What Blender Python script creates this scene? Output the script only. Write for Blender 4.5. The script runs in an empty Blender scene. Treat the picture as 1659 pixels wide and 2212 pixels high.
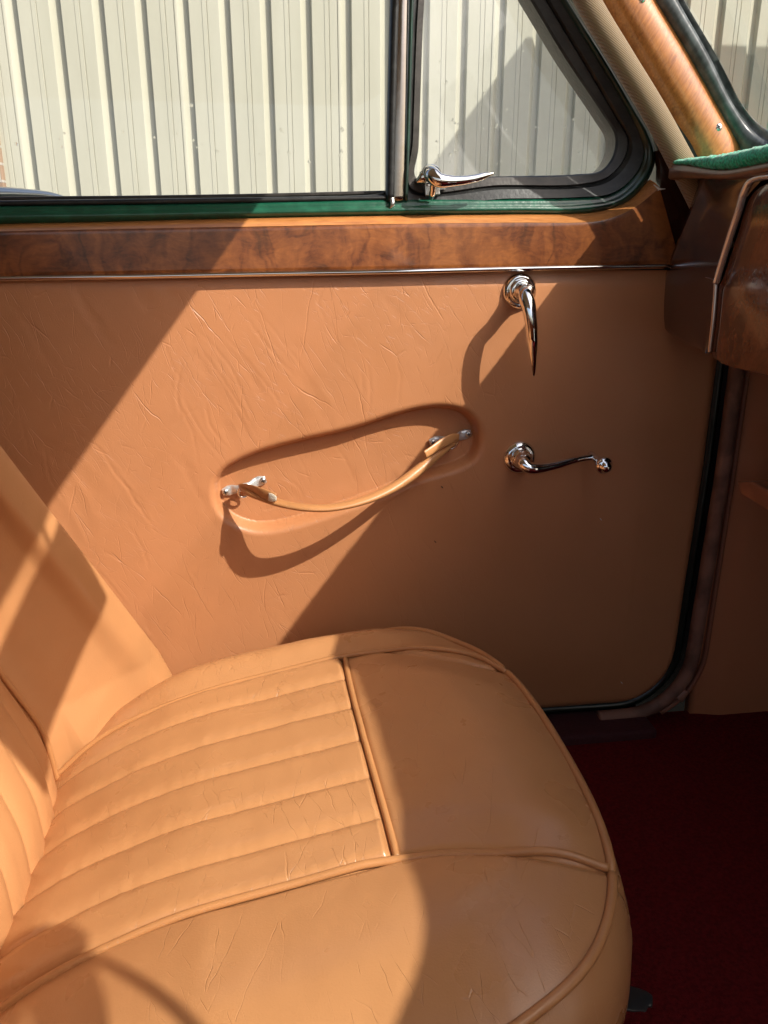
import bpy, math, random
import numpy as np
from mathutils import Vector, noise
random.seed(7)
SC = bpy.context.scene
COL = SC.collection
# ------------------------------------------------------------------ camera
W, H, F = 1659., 2212., 1703.
PITCH, YAW = math.radians(17.7), math.radians(8)
CAM = np.array([0, -1.0, 0.9])
FWD = np.array([math.sin(YAW)*math.cos(PITCH), math.cos(YAW)*math.cos(PITCH), -math.sin(PITCH)])
RGT = np.array([math.cos(YAW), -math.sin(YAW), 0]); UPV = np.cross(RGT, FWD)
cd = bpy.data.cameras.new('camera'); cam = bpy.data.objects.new('camera', cd); COL.objects.link(cam)
cam.location = CAM
cam.rotation_euler = (math.pi/2-PITCH, 0, -YAW)
cd.sensor_fit = 'VERTICAL'; cd.sensor_height = 24; cd.lens = 24*F/H
cd.clip_start = 0.02; cd.clip_end = 500
SC.camera = cam
# ------------------------------------------------------------------ light
SUNV = Vector((1.1, -1.0, 1.4)).normalized()
w = bpy.data.worlds.new('World'); SC.world = w; w.use_nodes = True
nt = w.node_tree; bg = nt.nodes['Background']
sky = nt.nodes.new('ShaderNodeTexSky'); sky.sky_type = 'NISHITA'; sky.sun_disc = False; sky.dust_density = 4.0
sky.sun_elevation = math.asin(SUNV.z); sky.sun_rotation = math.atan2(SUNV.x, SUNV.y)
nt.links.new(sky.outputs[0], bg.inputs[0]); bg.inputs[1].default_value = 0.14
sl = bpy.data.lights.new('sun', 'SUN'); sl.energy = 4.1; sl.angle = math.radians(0.55); sl.color = (1, .95, .86)
so = bpy.data.objects.new('sun', sl); COL.objects.link(so)
so.rotation_euler = SUNV.to_track_quat('Z', 'Y').to_euler(); so.location = (4, -4, 6)
vs = SC.view_settings; vs.view_transform = 'Standard'; vs.look = 'None'; vs.exposure = 0.73; vs.gamma = 1
vs.use_curve_mapping = False
SC.render.engine = 'CYCLES'
SC.cycles.max_bounces = 8; SC.cycles.transparent_max_bounces = 16

# ------------------------------------------------------------------ helpers
def ray(px, py): return FWD + RGT*(px-W/2)/F - UPV*(py-H/2)/F
def U(px, py, y=0.):
    d = ray(px, py); return CAM + d*((y-CAM[1])/d[1])
def UX(px, py, x):
    d = ray(px, py); return CAM + d*((x-CAM[0])/d[0])
def UP(px, py, z0=.44, k=.2):          # onto the tilted cushion plane z = z0 + k x
    d = ray(px, py); n = np.array([-k, 0, 1.]); p = np.array([0, -.35, z0])
    return CAM + d*(((p-CAM)@n)/(d@n))

def root(name, label, cat, loc=(0, 0, 0), group=None):
    o = bpy.data.objects.new(name, None); COL.objects.link(o); o.location = loc; o.empty_display_size = .05
    o['label'] = label; o['category'] = cat
    if group: o['group'] = group
    return o
def origin(o):
    v = Vector((0, 0, 0))
    while o: v += o.location; o = o.parent
    return np.array(v)
def M_(name, verts, faces, mat, parent=None, smooth=True, loc=(0, 0, 0), mats=None):
    me = bpy.data.meshes.new(name)
    v = np.array(verts, dtype=float)
    off = origin(parent) if parent else np.array(loc, float)
    me.from_pydata([tuple(q) for q in (v-off)], [], [tuple(f) for f in faces]); me.update()
    o = bpy.data.objects.new(name, me); COL.objects.link(o)
    if parent: o.parent = parent
    else: o.location = loc
    me.materials.append(mat)
    if smooth: me.polygons.foreach_set('use_smooth', [True]*len(me.polygons))
    return o
def grid(rows, close_u=False, close_v=False):
    rows = [list(r) for r in rows]; n = len(rows[0]); m = len(rows); v = [p for r in rows for p in r]; f = []
    for i in range(m if close_v else m-1):
        for j in range(n if close_u else n-1):
            a = i*n+j; b = i*n+(j+1) % n; c = ((i+1) % m)*n+(j+1) % n; d = ((i+1) % m)*n+j
            f.append((a, b, c, d))
    return v, f
def spline(pts, n, closed=False):
    p = np.array(pts, float)
    if len(p) == 2: return np.array([p[0]+(p[1]-p[0])*t for t in np.linspace(0, 1, n)])
    if closed: q = np.vstack([p[-1], p, p[0], p[1]])
    else: q = np.vstack([2*p[0]-p[1], p, 2*p[-1]-p[-2]])
    d = [0]
    for i in range(1, len(q)): d.append(d[-1]+max(1e-9, np.linalg.norm(q[i]-q[i-1]))**.5)
    out = []; seg = len(q)-3
    for i in range(1, 1+seg):
        t0, t1, t2, t3 = d[i-1:i+3]
        k = 24
        for s in range(k):
            t = t1+(t2-t1)*s/k
            A1 = q[i-1]*(t1-t)/(t1-t0)+q[i]*(t-t0)/(t1-t0); A2 = q[i]*(t2-t)/(t2-t1)+q[i+1]*(t-t1)/(t2-t1)
            A3 = q[i+1]*(t3-t)/(t3-t2)+q[i+2]*(t-t2)/(t3-t2)
            B1 = A1*(t2-t)/(t2-t0)+A2*(t-t0)/(t2-t0); B2 = A2*(t3-t)/(t3-t1)+A3*(t-t1)/(t3-t1)
            out.append(B1*(t2-t)/(t2-t1)+B2*(t-t1)/(t2-t1))
    out.append(q[1+seg] if not closed else out[0])
    out = np.array(out); L = np.r_[0, np.cumsum(np.linalg.norm(np.diff(out, axis=0), axis=1))]
    tt = np.linspace(0, L[-1], n+1 if closed else n)
    if closed: tt = tt[:-1]
    return np.stack([np.interp(tt, L, out[:, k]) for k in range(out.shape[1])], 1)
def interp_list(vals, n): return np.interp(np.linspace(0, 1, n), np.linspace(0, 1, len(vals)), vals)
def tube(pts, r, n=60, m=16, flat=None, ref=(0, 1, 0), twist=None, raw=False):
    """sweep of an ellipse: r along the side direction, flat along ref"""
    P = np.array(pts, float) if raw else spline(pts, n); n = len(P)
    R = interp_list(r if hasattr(r, '__len__') else [r, r], n)
    FL = R if flat is None else interp_list(flat if hasattr(flat, '__len__') else [flat, flat], n)
    T = np.gradient(P, axis=0); rows = []
    ref = np.array(ref, float)
    for i in range(n):
        t = T[i]/np.linalg.norm(T[i]); a = ref-t*(ref@t); a /= max(1e-9, np.linalg.norm(a)); b = np.cross(t, a)
        rows.append([P[i]+a*FL[i]*math.sin(k*2*math.pi/m)+b*R[i]*math.cos(k*2*math.pi/m) for k in range(m)])
    v, f = grid(rows, close_u=True)
    v += [P[0], P[-1]]; a, b = len(v)-2, len(v)-1
    for k in range(m):
        f.append((a, (k+1) % m, k)); f.append((b, (n-1)*m+k, (n-1)*m+(k+1) % m))
    return v, f
def lathe(c, prof, axis=(0, -1, 0), m=48):
    """prof = [(radius, distance along axis)]"""
    c = np.array(c, float); ax = np.array(axis, float); ax /= np.linalg.norm(ax)
    a = np.cross(ax, [0, 0, 1.]);
    if np.linalg.norm(a) < .1: a = np.cross(ax, [1., 0, 0])
    a /= np.linalg.norm(a); b = np.cross(ax, a)
    rows = [[c+ax*h+(a*math.cos(k*2*math.pi/m)+b*math.sin(k*2*math.pi/m))*max(r, 1e-5) for k in range(m)] for r, h in prof]
    return grid(rows, close_u=True)
def box(x0, x1, y0, y1, z0, z1):
    v = [(x, y, z) for x in (x0, x1) for y in (y0, y1) for z in (z0, z1)]
    f = [(0, 1, 3, 2), (4, 6, 7, 5), (0, 4, 5, 1), (2, 3, 7, 6), (0, 2, 6, 4), (1, 5, 7, 3)]
    return v, f
def join(*vf):
    V = []; Fs = []
    for v, f in vf:
        n = len(V); V += [tuple(q) for q in v]; Fs += [tuple(i+n for i in g) for g in f]
    return V, Fs
def prism(poly3, off):
    n = len(poly3); off = np.array(off, float)
    v = [tuple(p) for p in poly3]+[tuple(np.array(p)+off) for p in poly3]
    f = [tuple(range(n)), tuple(reversed(range(n, 2*n)))]+[(i, i+n, (i+1) % n+n, (i+1) % n) for i in range(n)]
    return v, f
def bevel(o, wd, seg=3):
    m = o.modifiers.new('bevel', 'BEVEL'); m.width = wd; m.segments = seg; m.limit_method = 'ANGLE'; m.angle_limit = math.radians(35)
    return o
def solid(o, t, off=-1):
    m = o.modifiers.new('solid', 'SOLIDIFY'); m.thickness = t; m.offset = off; return o
def ss(a, b, x):
    t = np.clip((x-a)/(b-a), 0, 1); return t*t*(3-2*t)

# ------------------------------------------------------------------ materials
class N:
    def __init__(s, name):
        s.m = bpy.data.materials.new(name); s.m.use_nodes = True; s.t = s.m.node_tree; s.b = s.t.nodes['Principled BSDF']
        s.tc = s.t.nodes.new('ShaderNodeTexCoord').outputs['Object']
    def n(s, typ, ins=None, **kw):
        x = s.t.nodes.new('ShaderNode'+typ)
        for k, v in kw.items(): setattr(x, k, v)
        for k, v in (ins or {}).items():
            i = x.inputs[k]
            if isinstance(v, bpy.types.NodeSocket): s.t.links.new(v, i)
            else: i.default_value = v
        return x
    def set(s, **kw):
        for k, v in kw.items():
            k = {'color': 'Base Color', 'rough': 'Roughness', 'metal': 'Metallic', 'coat': 'Coat Weight', 'coatr': 'Coat Roughness', 'spec': 'Specular IOR Level', 'normal': 'Normal', 'sheen': 'Sheen Weight', 'trans': 'Transmission Weight', 'ior': 'IOR'}[k]
            if isinstance(v, bpy.types.NodeSocket): s.t.links.new(v, s.b.inputs[k])
            else: s.b.inputs[k].default_value = (*v, 1) if isinstance(v, tuple) and len(v) == 3 else v
        return s
    def map(s, scale=(1, 1, 1), rot=(0, 0, 0), loc=(0, 0, 0), src=None):
        r = s.n('Mapping', {'Vector': src or s.tc, 'Rotation': [math.radians(a) for a in rot]})
        # rotate first, then stretch
        return s.n('Mapping', {'Vector': r.outputs[0], 'Scale': scale, 'Location': loc}).outputs[0]
    def noise(s, scale, vec=None, detail=2, rough=.5, dist=0.):
        return s.n('TexNoise', {'Vector': vec or s.tc, 'Scale': scale, 'Detail': detail, 'Roughness': rough, 'Distortion': dist}).outputs[0]
    def mr(s, v, a, b, c=0., d=1., interp='SMOOTHSTEP'):
        return s.n('MapRange', {'Value': v, 'From Min': a, 'From Max': b, 'To Min': c, 'To Max': d}, interpolation_type=interp).outputs[0]
    def math(s, op, a, b=0.):
        return s.n('Math', {0: a, 1: b}, operation=op).outputs[0]
    def ramp(s, v, stops):
        r = s.n('ValToRGB', {'Fac': v}); e = r.color_ramp.elements
        while len(e) < len(stops): e.new(.5)
        for q, (p, c) in zip(e, stops): q.position = p; q.color = (*c, 1)
        return r.outputs[0]
    def mix(s, f, a, b, mode='MIX'):
        x = s.n('Mix', data_type='RGBA', blend_type=mode)
        for i, v in ((0, f), (6, a), (7, b)):
            if isinstance(v, bpy.types.NodeSocket): s.t.links.new(v, x.inputs[i])
            else: x.inputs[i].default_value = (*v, 1) if isinstance(v, tuple) else v
        return x.outputs[2]
    def bump(s, h, dist=.001, strength=1., normal=None):
        i = {'Height': h, 'Distance': dist, 'Strength': strength}
        if normal: i['Normal'] = normal
        return s.n('Bump', i).outputs[0]

LEA = (.45, .192, .082)
def leather(name, col=LEA, layers=(), rough=.42, grain=.17, wrinkle=.0, patch=.05, fade=None, plane='xz'):
    m = N(name); h = None
    wrp = m.n('TexNoise', {'Vector': m.tc, 'Scale': 9., 'Detail': 3.}).outputs[1]
    wrp2 = m.n('TexNoise', {'Vector': m.tc, 'Scale': 45., 'Detail': 2.}).outputs[1]
    a1 = m.n('VectorMath', {0: m.tc, 1: m.n('VectorMath', {0: wrp, 'Scale': .030}, operation='SCALE').outputs[0]}, operation='ADD').outputs[0]
    src = m.n('VectorMath', {0: a1, 1: m.n('VectorMath', {0: wrp2, 'Scale': .0045}, operation='SCALE').outputs[0]}, operation='ADD').outputs[0]
    for (scale, rot, sx, wid, amt, lo, hi, seed) in layers:
        v = m.map(scale=sx, rot=rot, loc=(seed, seed*.7, seed*1.3), src=src)
        sp_ = m.n('SeparateXYZ', {0: v}); ix = {'xz': (0, 2), 'xy': (0, 1), 'yz': (1, 2)}[plane]
        v = m.n('CombineXYZ', {0: sp_.outputs[ix[0]], 1: sp_.outputs[ix[1]]}).outputs[0]
        d = m.n('TexVoronoi', {'Vector': v, 'Scale': scale}, feature='DISTANCE_TO_EDGE', voronoi_dimensions='2D').outputs['Distance']
        ln = m.mr(d, 0., wid, 1., 0.)
        mk = m.mr(m.noise(9., m.map(loc=(seed*3, 1, 2)), 3), lo, hi)
        mk2 = m.mr(m.noise(scale*.9, m.map(loc=(seed*5, 3, 2)), 2), .42, .6)
        e = m.math('MULTIPLY', m.math('MULTIPLY', ln, m.math('MULTIPLY', mk, mk2)), -amt)
        h = e if h is None else m.math('ADD', h, e)
    if fade and h is not None:
        sx_ = m.n('SeparateXYZ', {0: m.tc}).outputs[0]
        h = m.math('MULTIPLY', h, m.mr(sx_, fade[0], fade[1], 1., .25))
    g = m.noise(700., None, 2, .6)
    g = m.math('MULTIPLY', g, grain)
    soft = m.math('MULTIPLY', m.noise(28., m.map(loc=(4, 5, 6)), 3), wrinkle)
    g = m.math('ADD', g, soft)
    h = g if h is None else m.math('ADD', h, g)
    v = m.noise(5., m.map(loc=(9, 2, 1)), 4, .6)
    c = m.mix(m.mr(v, .3, .7), tuple(k*(1-patch) for k in col), tuple(min(1, k*(1+patch)) for k in col))
    m.set(color=c, rough=m.mr(m.noise(22., None, 3), .3, .7, rough-.05, rough+.07), spec=.45, normal=m.bump(h, .0010, .8))
    return m.m
# creases run along local "long" axis after rotation
DOORL = leather('door_leather', layers=(
    (30, (0, 30, 0), (1, 0, .13), .014, .50, .42, .56, 0.3),
    (60, (0, 24, 0), (1, 0, .16), .024, .34, .38, .56, 2.1),
    (120, (0, 50, 0), (1, 0, .35), .04, .20, .40, .58, 5.2),
    (90, (0, -20, 0), (1, 0, .22), .022, .28, .44, .60, 8.2),
    (18, (0, 6, 0), (1, 0, .10), .008, .40, .36, .52, 3.3),
    (20, (0, 27, 0), (1, 0, .11), .22, .55, .40, .60, 9.1)), rough=.40, wrinkle=.45, fade=(.20, .42))
SEATL = leather('seat_leather', col=(.455, .214, .086), layers=(
    (40, (0, 0, 15), (1, .16, 0), .014, .40, .44, .60, 1.3),
    (70, (0, 0, -14), (1, .20, 0), .020, .34, .46, .60, 6.3)), rough=.31, wrinkle=.6, patch=.03, plane='xy')
_b = SEATL.node_tree.nodes['Principled BSDF']; _b.inputs['Coat Weight'].default_value = .22; _b.inputs['Coat Roughness'].default_value = .26
BACKL = leather('backrest_leather', col=(.455, .214, .086), layers=(
    (30, (30, 0, 0), (1, 1, .2), .02, .3, .5, .64, 1.9),), rough=.42, wrinkle=.6, plane='yz')
STRAPL = leather('strap_leather', col=(.46, .21, .08), layers=((220, (0, 0, 0), (2, 1, .5), .05, .25, .4, .6, 2.2),), rough=.36, patch=.1)
PIPEL = leather('piping_leather', col=(.43, .195, .073), rough=.34, patch=.12, wrinkle=.2, layers=((150, (0, 0, 0), (2, 1, 1), .03, .25, .45, .6, 1.),))
KICKL = leather('kick_panel_leather', col=(.46, .17, .072), rough=.5)

def simple(name, col, rough=.5, metal=0., coat=0., spec=.5, bump=0., bs=300., var=0., vs_=30.):
    m = N(name)
    c = col
    if var: c = m.mix(m.mr(m.noise(vs_, None, 4), .35, .65), tuple(k*(1-var) for k in col), tuple(min(1, k*(1+var)) for k in col))
    m.set(color=c, rough=rough, metal=metal, coat=coat, coatr=.06, spec=spec)
    if bump: m.set(normal=m.bump(m.noise(bs, None, 3), bump))
    return m.m
def chrome(name='chrome'):
    m = N(name)
    sc = m.mr(m.noise(90., m.map(scale=(1, 1, 4)), 4), .5, .75, .035, .13)
    pit = m.mr(m.n('TexVoronoi', {'Vector': m.tc, 'Scale': 420.}).outputs[0], .06, .1, -1., 0.)
    m.set(color=(.80, .79, .77), rough=sc, metal=1., normal=m.bump(m.math('MULTIPLY', pit, m.mr(m.noise(60.), .55, .65)), .0002))
    return m.m
CHR = chrome()
BARC = simple('reflection_tinted_chrome', (.34, .29, .25), .18, 1., bump=.0003, bs=40)  # brown tint stands in for the cabin reflected in the bar
STEELB = simple('polished_bracket_steel', (.60, .60, .59), .28, .55, bump=.0002, bs=300)
STEEL = simple('worn_steel', (.6, .6, .58), .32, 1., bump=.0002, bs=400)
GREEN = N('green_paint')
GREEN.set(color=GREEN.mix(GREEN.mr(GREEN.noise(60., None, 4), .45, .7), (.005, .066, .036), (.010, .095, .052)), rough=.3, coat=.4, coatr=.12, normal=GREEN.bump(GREEN.noise(150., None, 3), .0004))
GREEN = GREEN.m
DGREEN = simple('dark_green_and_frame_shade', (.006, .03, .018), .3, coat=.4, bump=.0003, bs=120, var=.3)
RUB = N('black_rubber')
RUB.set(color=RUB.mix(RUB.mr(RUB.noise(25., RUB.map(scale=(1, 1, 3)), 5, .65), .42, .72), (.014, .014, .014), (.030, .031, .030)), rough=.38, spec=.4, normal=RUB.bump(RUB.noise(160., None, 4), .0003))
RUB = RUB.m
FRM = simple('weathered_window_metal', (.030, .026, .023), .36, .3, bump=.0003, bs=220, var=.3, vs_=40)
BLK = simple('black_gap', (.008, .008, .007), .7)

def burl(name, dark=(.022, .007, .004), mid=(.125, .034, .011), light=(.31, .105, .028), scale=1., rough=.3, coat=.45):
    m = N(name)
    warp = m.n('TexNoise', {'Vector': m.tc, 'Scale': 14*scale, 'Detail': 4.}).outputs[1]
    ad = m.n('VectorMath', {0: m.tc, 1: m.n('VectorMath', {0: warp, 'Scale': .05/scale}, operation='SCALE').outputs[0]}, operation='ADD').outputs[0]
    ve = m.map(scale=(1, 1, .55), src=ad)
    blot = m.noise(34*scale, ve, 5, .6, .6)
    rings = m.mr(m.math('ABSOLUTE', m.math('SUBTRACT', m.noise(13*scale, m.map(scale=(1, 1, .5), src=ad, loc=(3, 1, 2)), 2, .5, 1.2), .5)), .0, .05, 0., 1.)
    big = m.noise(5*scale, m.map(loc=(8, 3, 1)), 3)
    f = m.math('ADD', m.math('MULTIPLY', blot, .72), m.math('ADD', m.math('MULTIPLY', rings, .10), m.math('MULTIPLY', big, .28)))
    c = m.ramp(f, [(.40, dark), (.53, mid), (.71, light)])
    fl = m.noise(260*scale, m.map(scale=(.15, 1, 1), src=ad), 4, .7)
    c = m.mix(.35, c, m.ramp(fl, [(.3, tuple(k*.55 for k in mid)), (.7, light)]))
    m.set(color=c, rough=rough, coat=coat, coatr=.07, normal=m.bump(m.noise(25., None, 3), .0006))
    return m.m
BURL = burl('burl_walnut')
BURLD = burl('burl_walnut_dash', dark=(.02, .006, .004), mid=(.075, .02, .008), light=(.17, .055, .018), scale=.9, rough=.16)
PLAIN = N('dark_veneer_and_corner_shade')
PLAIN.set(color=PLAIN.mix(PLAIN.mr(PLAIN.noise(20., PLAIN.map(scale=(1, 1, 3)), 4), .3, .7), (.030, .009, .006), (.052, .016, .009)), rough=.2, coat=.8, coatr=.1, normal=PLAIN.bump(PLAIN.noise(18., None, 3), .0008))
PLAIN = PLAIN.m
def cherry(name, a, b, rot, scale=1.):
    m = N(name)
    v = m.map(rot=rot, scale=(1, 1, .12))
    g = m.noise(420*scale, v, 3, .6); g2 = m.noise(60, v, 3); g3 = m.noise(12., None, 4, .6, .5)
    f = m.math('ADD', m.math('MULTIPLY', g, .42), m.math('ADD', m.math('MULTIPLY', g2, .28), m.math('MULTIPLY', g3, .34)))
    m.set(color=m.ramp(f, [(.36, a), (.66, b)]), rough=.3, coat=.6, coatr=.12, normal=m.bump(g, .0002))
    return m.m
PILW = cherry('pillar_cherry_wood', (.20, .060, .015), (.49, .185, .050), (0, -32, 0))
LEDGE = cherry('ledge_wood', (.28, .10, .028), (.52, .22, .068), (0, 90, 0))
CLOTH = N('woven_cloth')
vv = CLOTH.map(rot=(0, -32, 0))
wv = CLOTH.n('TexWave', {'Vector': vv, 'Scale': 230.}, bands_direction='X').outputs[1]
wz = CLOTH.n('TexWave', {'Vector': vv, 'Scale': 180.}, bands_direction='Z').outputs[1]
ch = CLOTH.math('MULTIPLY', wv, wz)
CLOTH.set(color=CLOTH.mix(ch, (.21, .12, .045), (.41, .26, .10)), rough=.5, sheen=.3, normal=CLOTH.bump(ch, .0014))
CLOTH = CLOTH.m
GCARP = N('green_pile')
GCARP.set(color=GCARP.mix(GCARP.mr(GCARP.noise(380., None, 3), .35, .65), (.0, .20, .10), (.015, .50, .27)), rough=.9, spec=.1, sheen=.4)
GCARP = GCARP.m
RCARP = N('maroon_carpet')
RCARP.set(color=RCARP.mix(RCARP.mr(RCARP.noise(240., None, 3), .3, .7), (.10, .006, .007), (.17, .011, .012)), rough=.95, spec=.1, normal=RCARP.bump(RCARP.noise(500., None, 2), .003))
RCARP = RCARP.m
def glass(name, tint=(.96, .98, .97), haze=.03):
    m = bpy.data.materials.new(name); m.use_nodes = True; t = m.node_tree; t.nodes.clear()
    out = t.nodes.new('ShaderNodeOutputMaterial'); tr = t.nodes.new('ShaderNodeBsdfTransparent'); tr.inputs[0].default_value = (*tint, 1)
    gl = t.nodes.new('ShaderNodeBsdfGlossy'); gl.inputs['Roughness'].default_value = .02
    di = t.nodes.new('ShaderNodeBsdfDiffuse'); di.inputs[0].default_value = (.8, .8, .78, 1)
    fr = t.nodes.new('ShaderNodeFresnel'); fr.inputs[0].default_value = 1.5
    tc = t.nodes.new('ShaderNodeTexCoord')
    nz = t.nodes.new('ShaderNodeTexNoise'); nz.inputs['Scale'].default_value = 9; nz.inputs['Detail'].default_value = 6; nz.inputs['Roughness'].default_value = .7
    t.links.new(tc.outputs['Object'], nz.inputs['Vector'])
    mr = t.nodes.new('ShaderNodeMapRange'); t.links.new(nz.outputs[0], mr.inputs[0]); mr.inputs[1].default_value = .4; mr.inputs[2].default_value = .75
    mr.inputs[3].default_value = haze*.4; mr.inputs[4].default_value = haze*2
    m1 = t.nodes.new('ShaderNodeMixShader'); m2 = t.nodes.new('ShaderNodeMixShader')
    t.links.new(mr.outputs[0], m1.inputs[0]); t.links.new(tr.outputs[0], m1.inputs[1]); t.links.new(di.outputs[0], m1.inputs[2])
    t.links.new(fr.outputs[0], m2.inputs[0]); t.links.new(m1.outputs[0], m2.inputs[1]); t.links.new(gl.outputs[0], m2.inputs[2])
    t.links.new(m2.outputs[0], out.inputs[0])
    return m
GLASS = glass('window_glass')
QGLASS = glass('quarterlight_glass', haze=.13)  # stronger diffuse haze stands in for sky reflected in this pane
DROP = N('water_drop').set(color=(1, 1, 1), rough=.02, trans=1., ior=1.33).m
FENCE = N('cream_sheet_steel')
fz = FENCE.noise(3., FENCE.map(scale=(2, 1, .3)), 5, .6)
fc = FENCE.mix(FENCE.mr(fz, .3, .7), (.365, .355, .285), (.40, .39, .32))
spots = FENCE.mr(FENCE.noise(70., None, 4, .7), .66, .74)
FENCE.set(color=FENCE.mix(FENCE.math('MULTIPLY', spots, .35), fc, (.38, .36, .28)), rough=.42, spec=.4, normal=FENCE.bump(FENCE.noise(6., FENCE.map(scale=(1, 1, .3)), 2), .004))
FENCE = FENCE.m
CONC = N('concrete_ground')
CONC.set(color=CONC.mix(CONC.mr(CONC.noise(2., None, 8, .65), .3, .7), (.26, .24, .21), (.36, .34, .30)), rough=.9, normal=CONC.bump(CONC.noise(60., None, 5), .004))
CONC = CONC.m
BRICK = N('brick')
bk = BRICK.n('TexBrick', {'Vector': BRICK.map(rot=(90, 0, 0)), 'Scale': 4., 'Color1': (.23, .15, .10, 1), 'Color2': (.30, .20, .13, 1), 'Mortar': (.34, .31, .27, 1)})
BRICK.set(color=bk.outputs[0], rough=.9, normal=BRICK.bump(bk.outputs[1], .003))
BRICK = BRICK.m
HEADL = simple('headlining_cloth', (.42, .36, .26), .9, bump=.0005)
BAKE = simple('black_bakelite', (.02, .02, .02), .2, coat=.5)
SEALG = N('windscreen_rubber')
SEALG.set(color=SEALG.mix(SEALG.mr(SEALG.noise(60., SEALG.map(rot=(0, -32, 0), scale=(1, 1, .15)), 4, .6), .35, .7), (.035, .038, .04), (.11, .12, .125)), rough=.33, spec=.5, normal=SEALG.bump(SEALG.noise(120., None, 3), .0004))
SEALG = SEALG.m

# ================================================================== SETTING
g = M_('ground', [(-60, -60, -.12), (60, -60, -.12), (60, 60, -.12), (-60, 60, -.12)], [(0, 1, 2, 3)], CONC, smooth=False); g['kind'] = 'structure'
fl = box(-1.25, 1.12, -1.25, .015, .19, .222)
o = M_('floor', *fl, RCARP, smooth=False); o['kind'] = 'structure'

# ---- corrugated fence
FY = 2.5
prof = []
PITCHX = .1552
x = -.95
k = 0
# dark groove centre positions: -.891 + k*PITCHX
xs0 = -.891-PITCHX*1
fr = root('sheet_metal_fence', 'cream corrugated steel fence standing behind the car windows', 'fence', (0, FY, -.12))
P2 = []
for i in range(0, 34):
    c = xs0+i*PITCHX
    # groove: left slope (faces +x), floor, right wall (faces -x), then wide pan with two fine lines
    P2 += [(c-.030, 0), (c-.028, .001), (c-.010, .020), (c+.010, .0205), (c+.0135, .001), (c+.0145, 0)]
    p0 = c+.0145; wpan = PITCHX-.0445
    a = p0+wpan*.44; b = p0+wpan*.60
    P2 += [(a-.0016, 0), (a, -.0016), (a+.0016, -.0016), (b-.002, -.0016), (b-.0005, .0022), (b+.001, .0022), (b+.0018, 0)]
    if i % 4 == 0:
        e = c+PITCHX-.034
        P2 += [(e-.009, 0), (e-.0085, .003), (e-.0062, .003), (e-.006, -.001)]
        P2 += [(e-.001, -.001)]
rows = []
for z in (-.12, 3.0):
    rows.append([(px, FY+py, z) for px, py in P2])
v, f = grid(rows)
o = M_('sheeting', v, f, FENCE, fr, smooth=False)
o = M_('top_rail', *box(xs0-.05, P2[-1][0], FY+.025, FY+.07, 2.93, 3.0), FENCE, fr, smooth=False)
br = M_('brick_pier', *box(-1.42, -1.0, FY-.03, FY+.3, -.12, 3.0), BRICK, smooth=False, loc=(-1.2, FY, -.12))
br['label'] = 'brown brick pier at the left end of the cream fence'; br['category'] = 'pier'
bevel(br, .006)
# ---- lean-to canopy whose corner shades the fence
cp = root('canopy', 'flat metal canopy over the yard beside the cream fence', 'canopy', (1.65, 2.0, -.12))
M_('roof_sheet', *box(1.60, 5.2, -.0+.45, 2.02, 2.38, 2.43), FENCE, cp, smooth=False)
for px, py in ((5.1, .55), (5.1, 1.9)):
    M_('post', *box(px-.04, px+.04, py-.04, py+.04, -.12, 2.38), STEEL, cp, smooth=False)

# ================================================================== CAR BODY
body = root('car_body', 'dark green saloon body with wood windscreen pillar, tan trim and black window rubber', 'car', (0, -.6, .1))
XH = .245
hdr = [(XH, .0), (XH, -.25), (XH+.004, -.5), (.262, -.64), (.284, -.744), (.29, -.9), (.28, -1.1), (XH, -1.22)]
hp = spline([(a, b, 1.285) for a, b in hdr], 30)
poly = [tuple(p) for p in hp]+[(-1.3, -1.22, 1.285), (-1.3, .0, 1.285)]
o = M_('roof', *prism(poly, (0, 0, .035)), HEADL, body, smooth=False)
M_('rear_panel', *box(-1.32, -1.25, -1.25, .04, .1, 1.28), DGREEN, body, smooth=False)
M_('rear_side_panel', *box(-1.25, -.72, .0, .06, .15, 1.0), KICKL, body, smooth=False)
M_('firewall', *box(1.12, 1.15, -1.25, .05, .1, .95), BLK, body, smooth=False)
M_('cowl', *box(.98, 1.6, -1.2, .02, .9, .945), DGREEN, body, smooth=False)
M_('driver_sill', *box(-1.0, 1.1, -1.32, -1.25, .05, .26), DGREEN, body, smooth=False)
M_('outer_skin', *box(-.80, 1.15, .08, .095, .05, .955), BLK, body, smooth=False)
pst = [U(a, b, .006) for a, b in [(1160, -125), (1236, 0), (1330, 148), (1383, 240), (1410, 287), (1424, 335), (1425, 404), (1448, 573), (1530, 573), (1600, 400), (1500, 330), (1388, 138), (1308, 0), (1240, -125)]]
M_('pillar_post', *prism(pst, (0, .03, 0)), DGREEN, body, smooth=False)
M_('bounce_blocker', *box(-1.2, .95, -1.32, -1.27, .15, .80), KICKL, body, smooth=False)  # unseen low door panel, added and sized to cut bounce light
# kick panel with soft relief
rows = []
for x in np.linspace(.626, 1.12, 60):
    rows.append([(x, -.004+.010*ss(.0, .05, .676-x if x < .676 else 0)-.004*math.sin((z-.2)*5), z) for z in np.linspace(.19, .99, 60)])
v, f = grid(rows)
o = M_('kick_panel', v, f, KICKL, body); solid(o, .02, 1)
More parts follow.
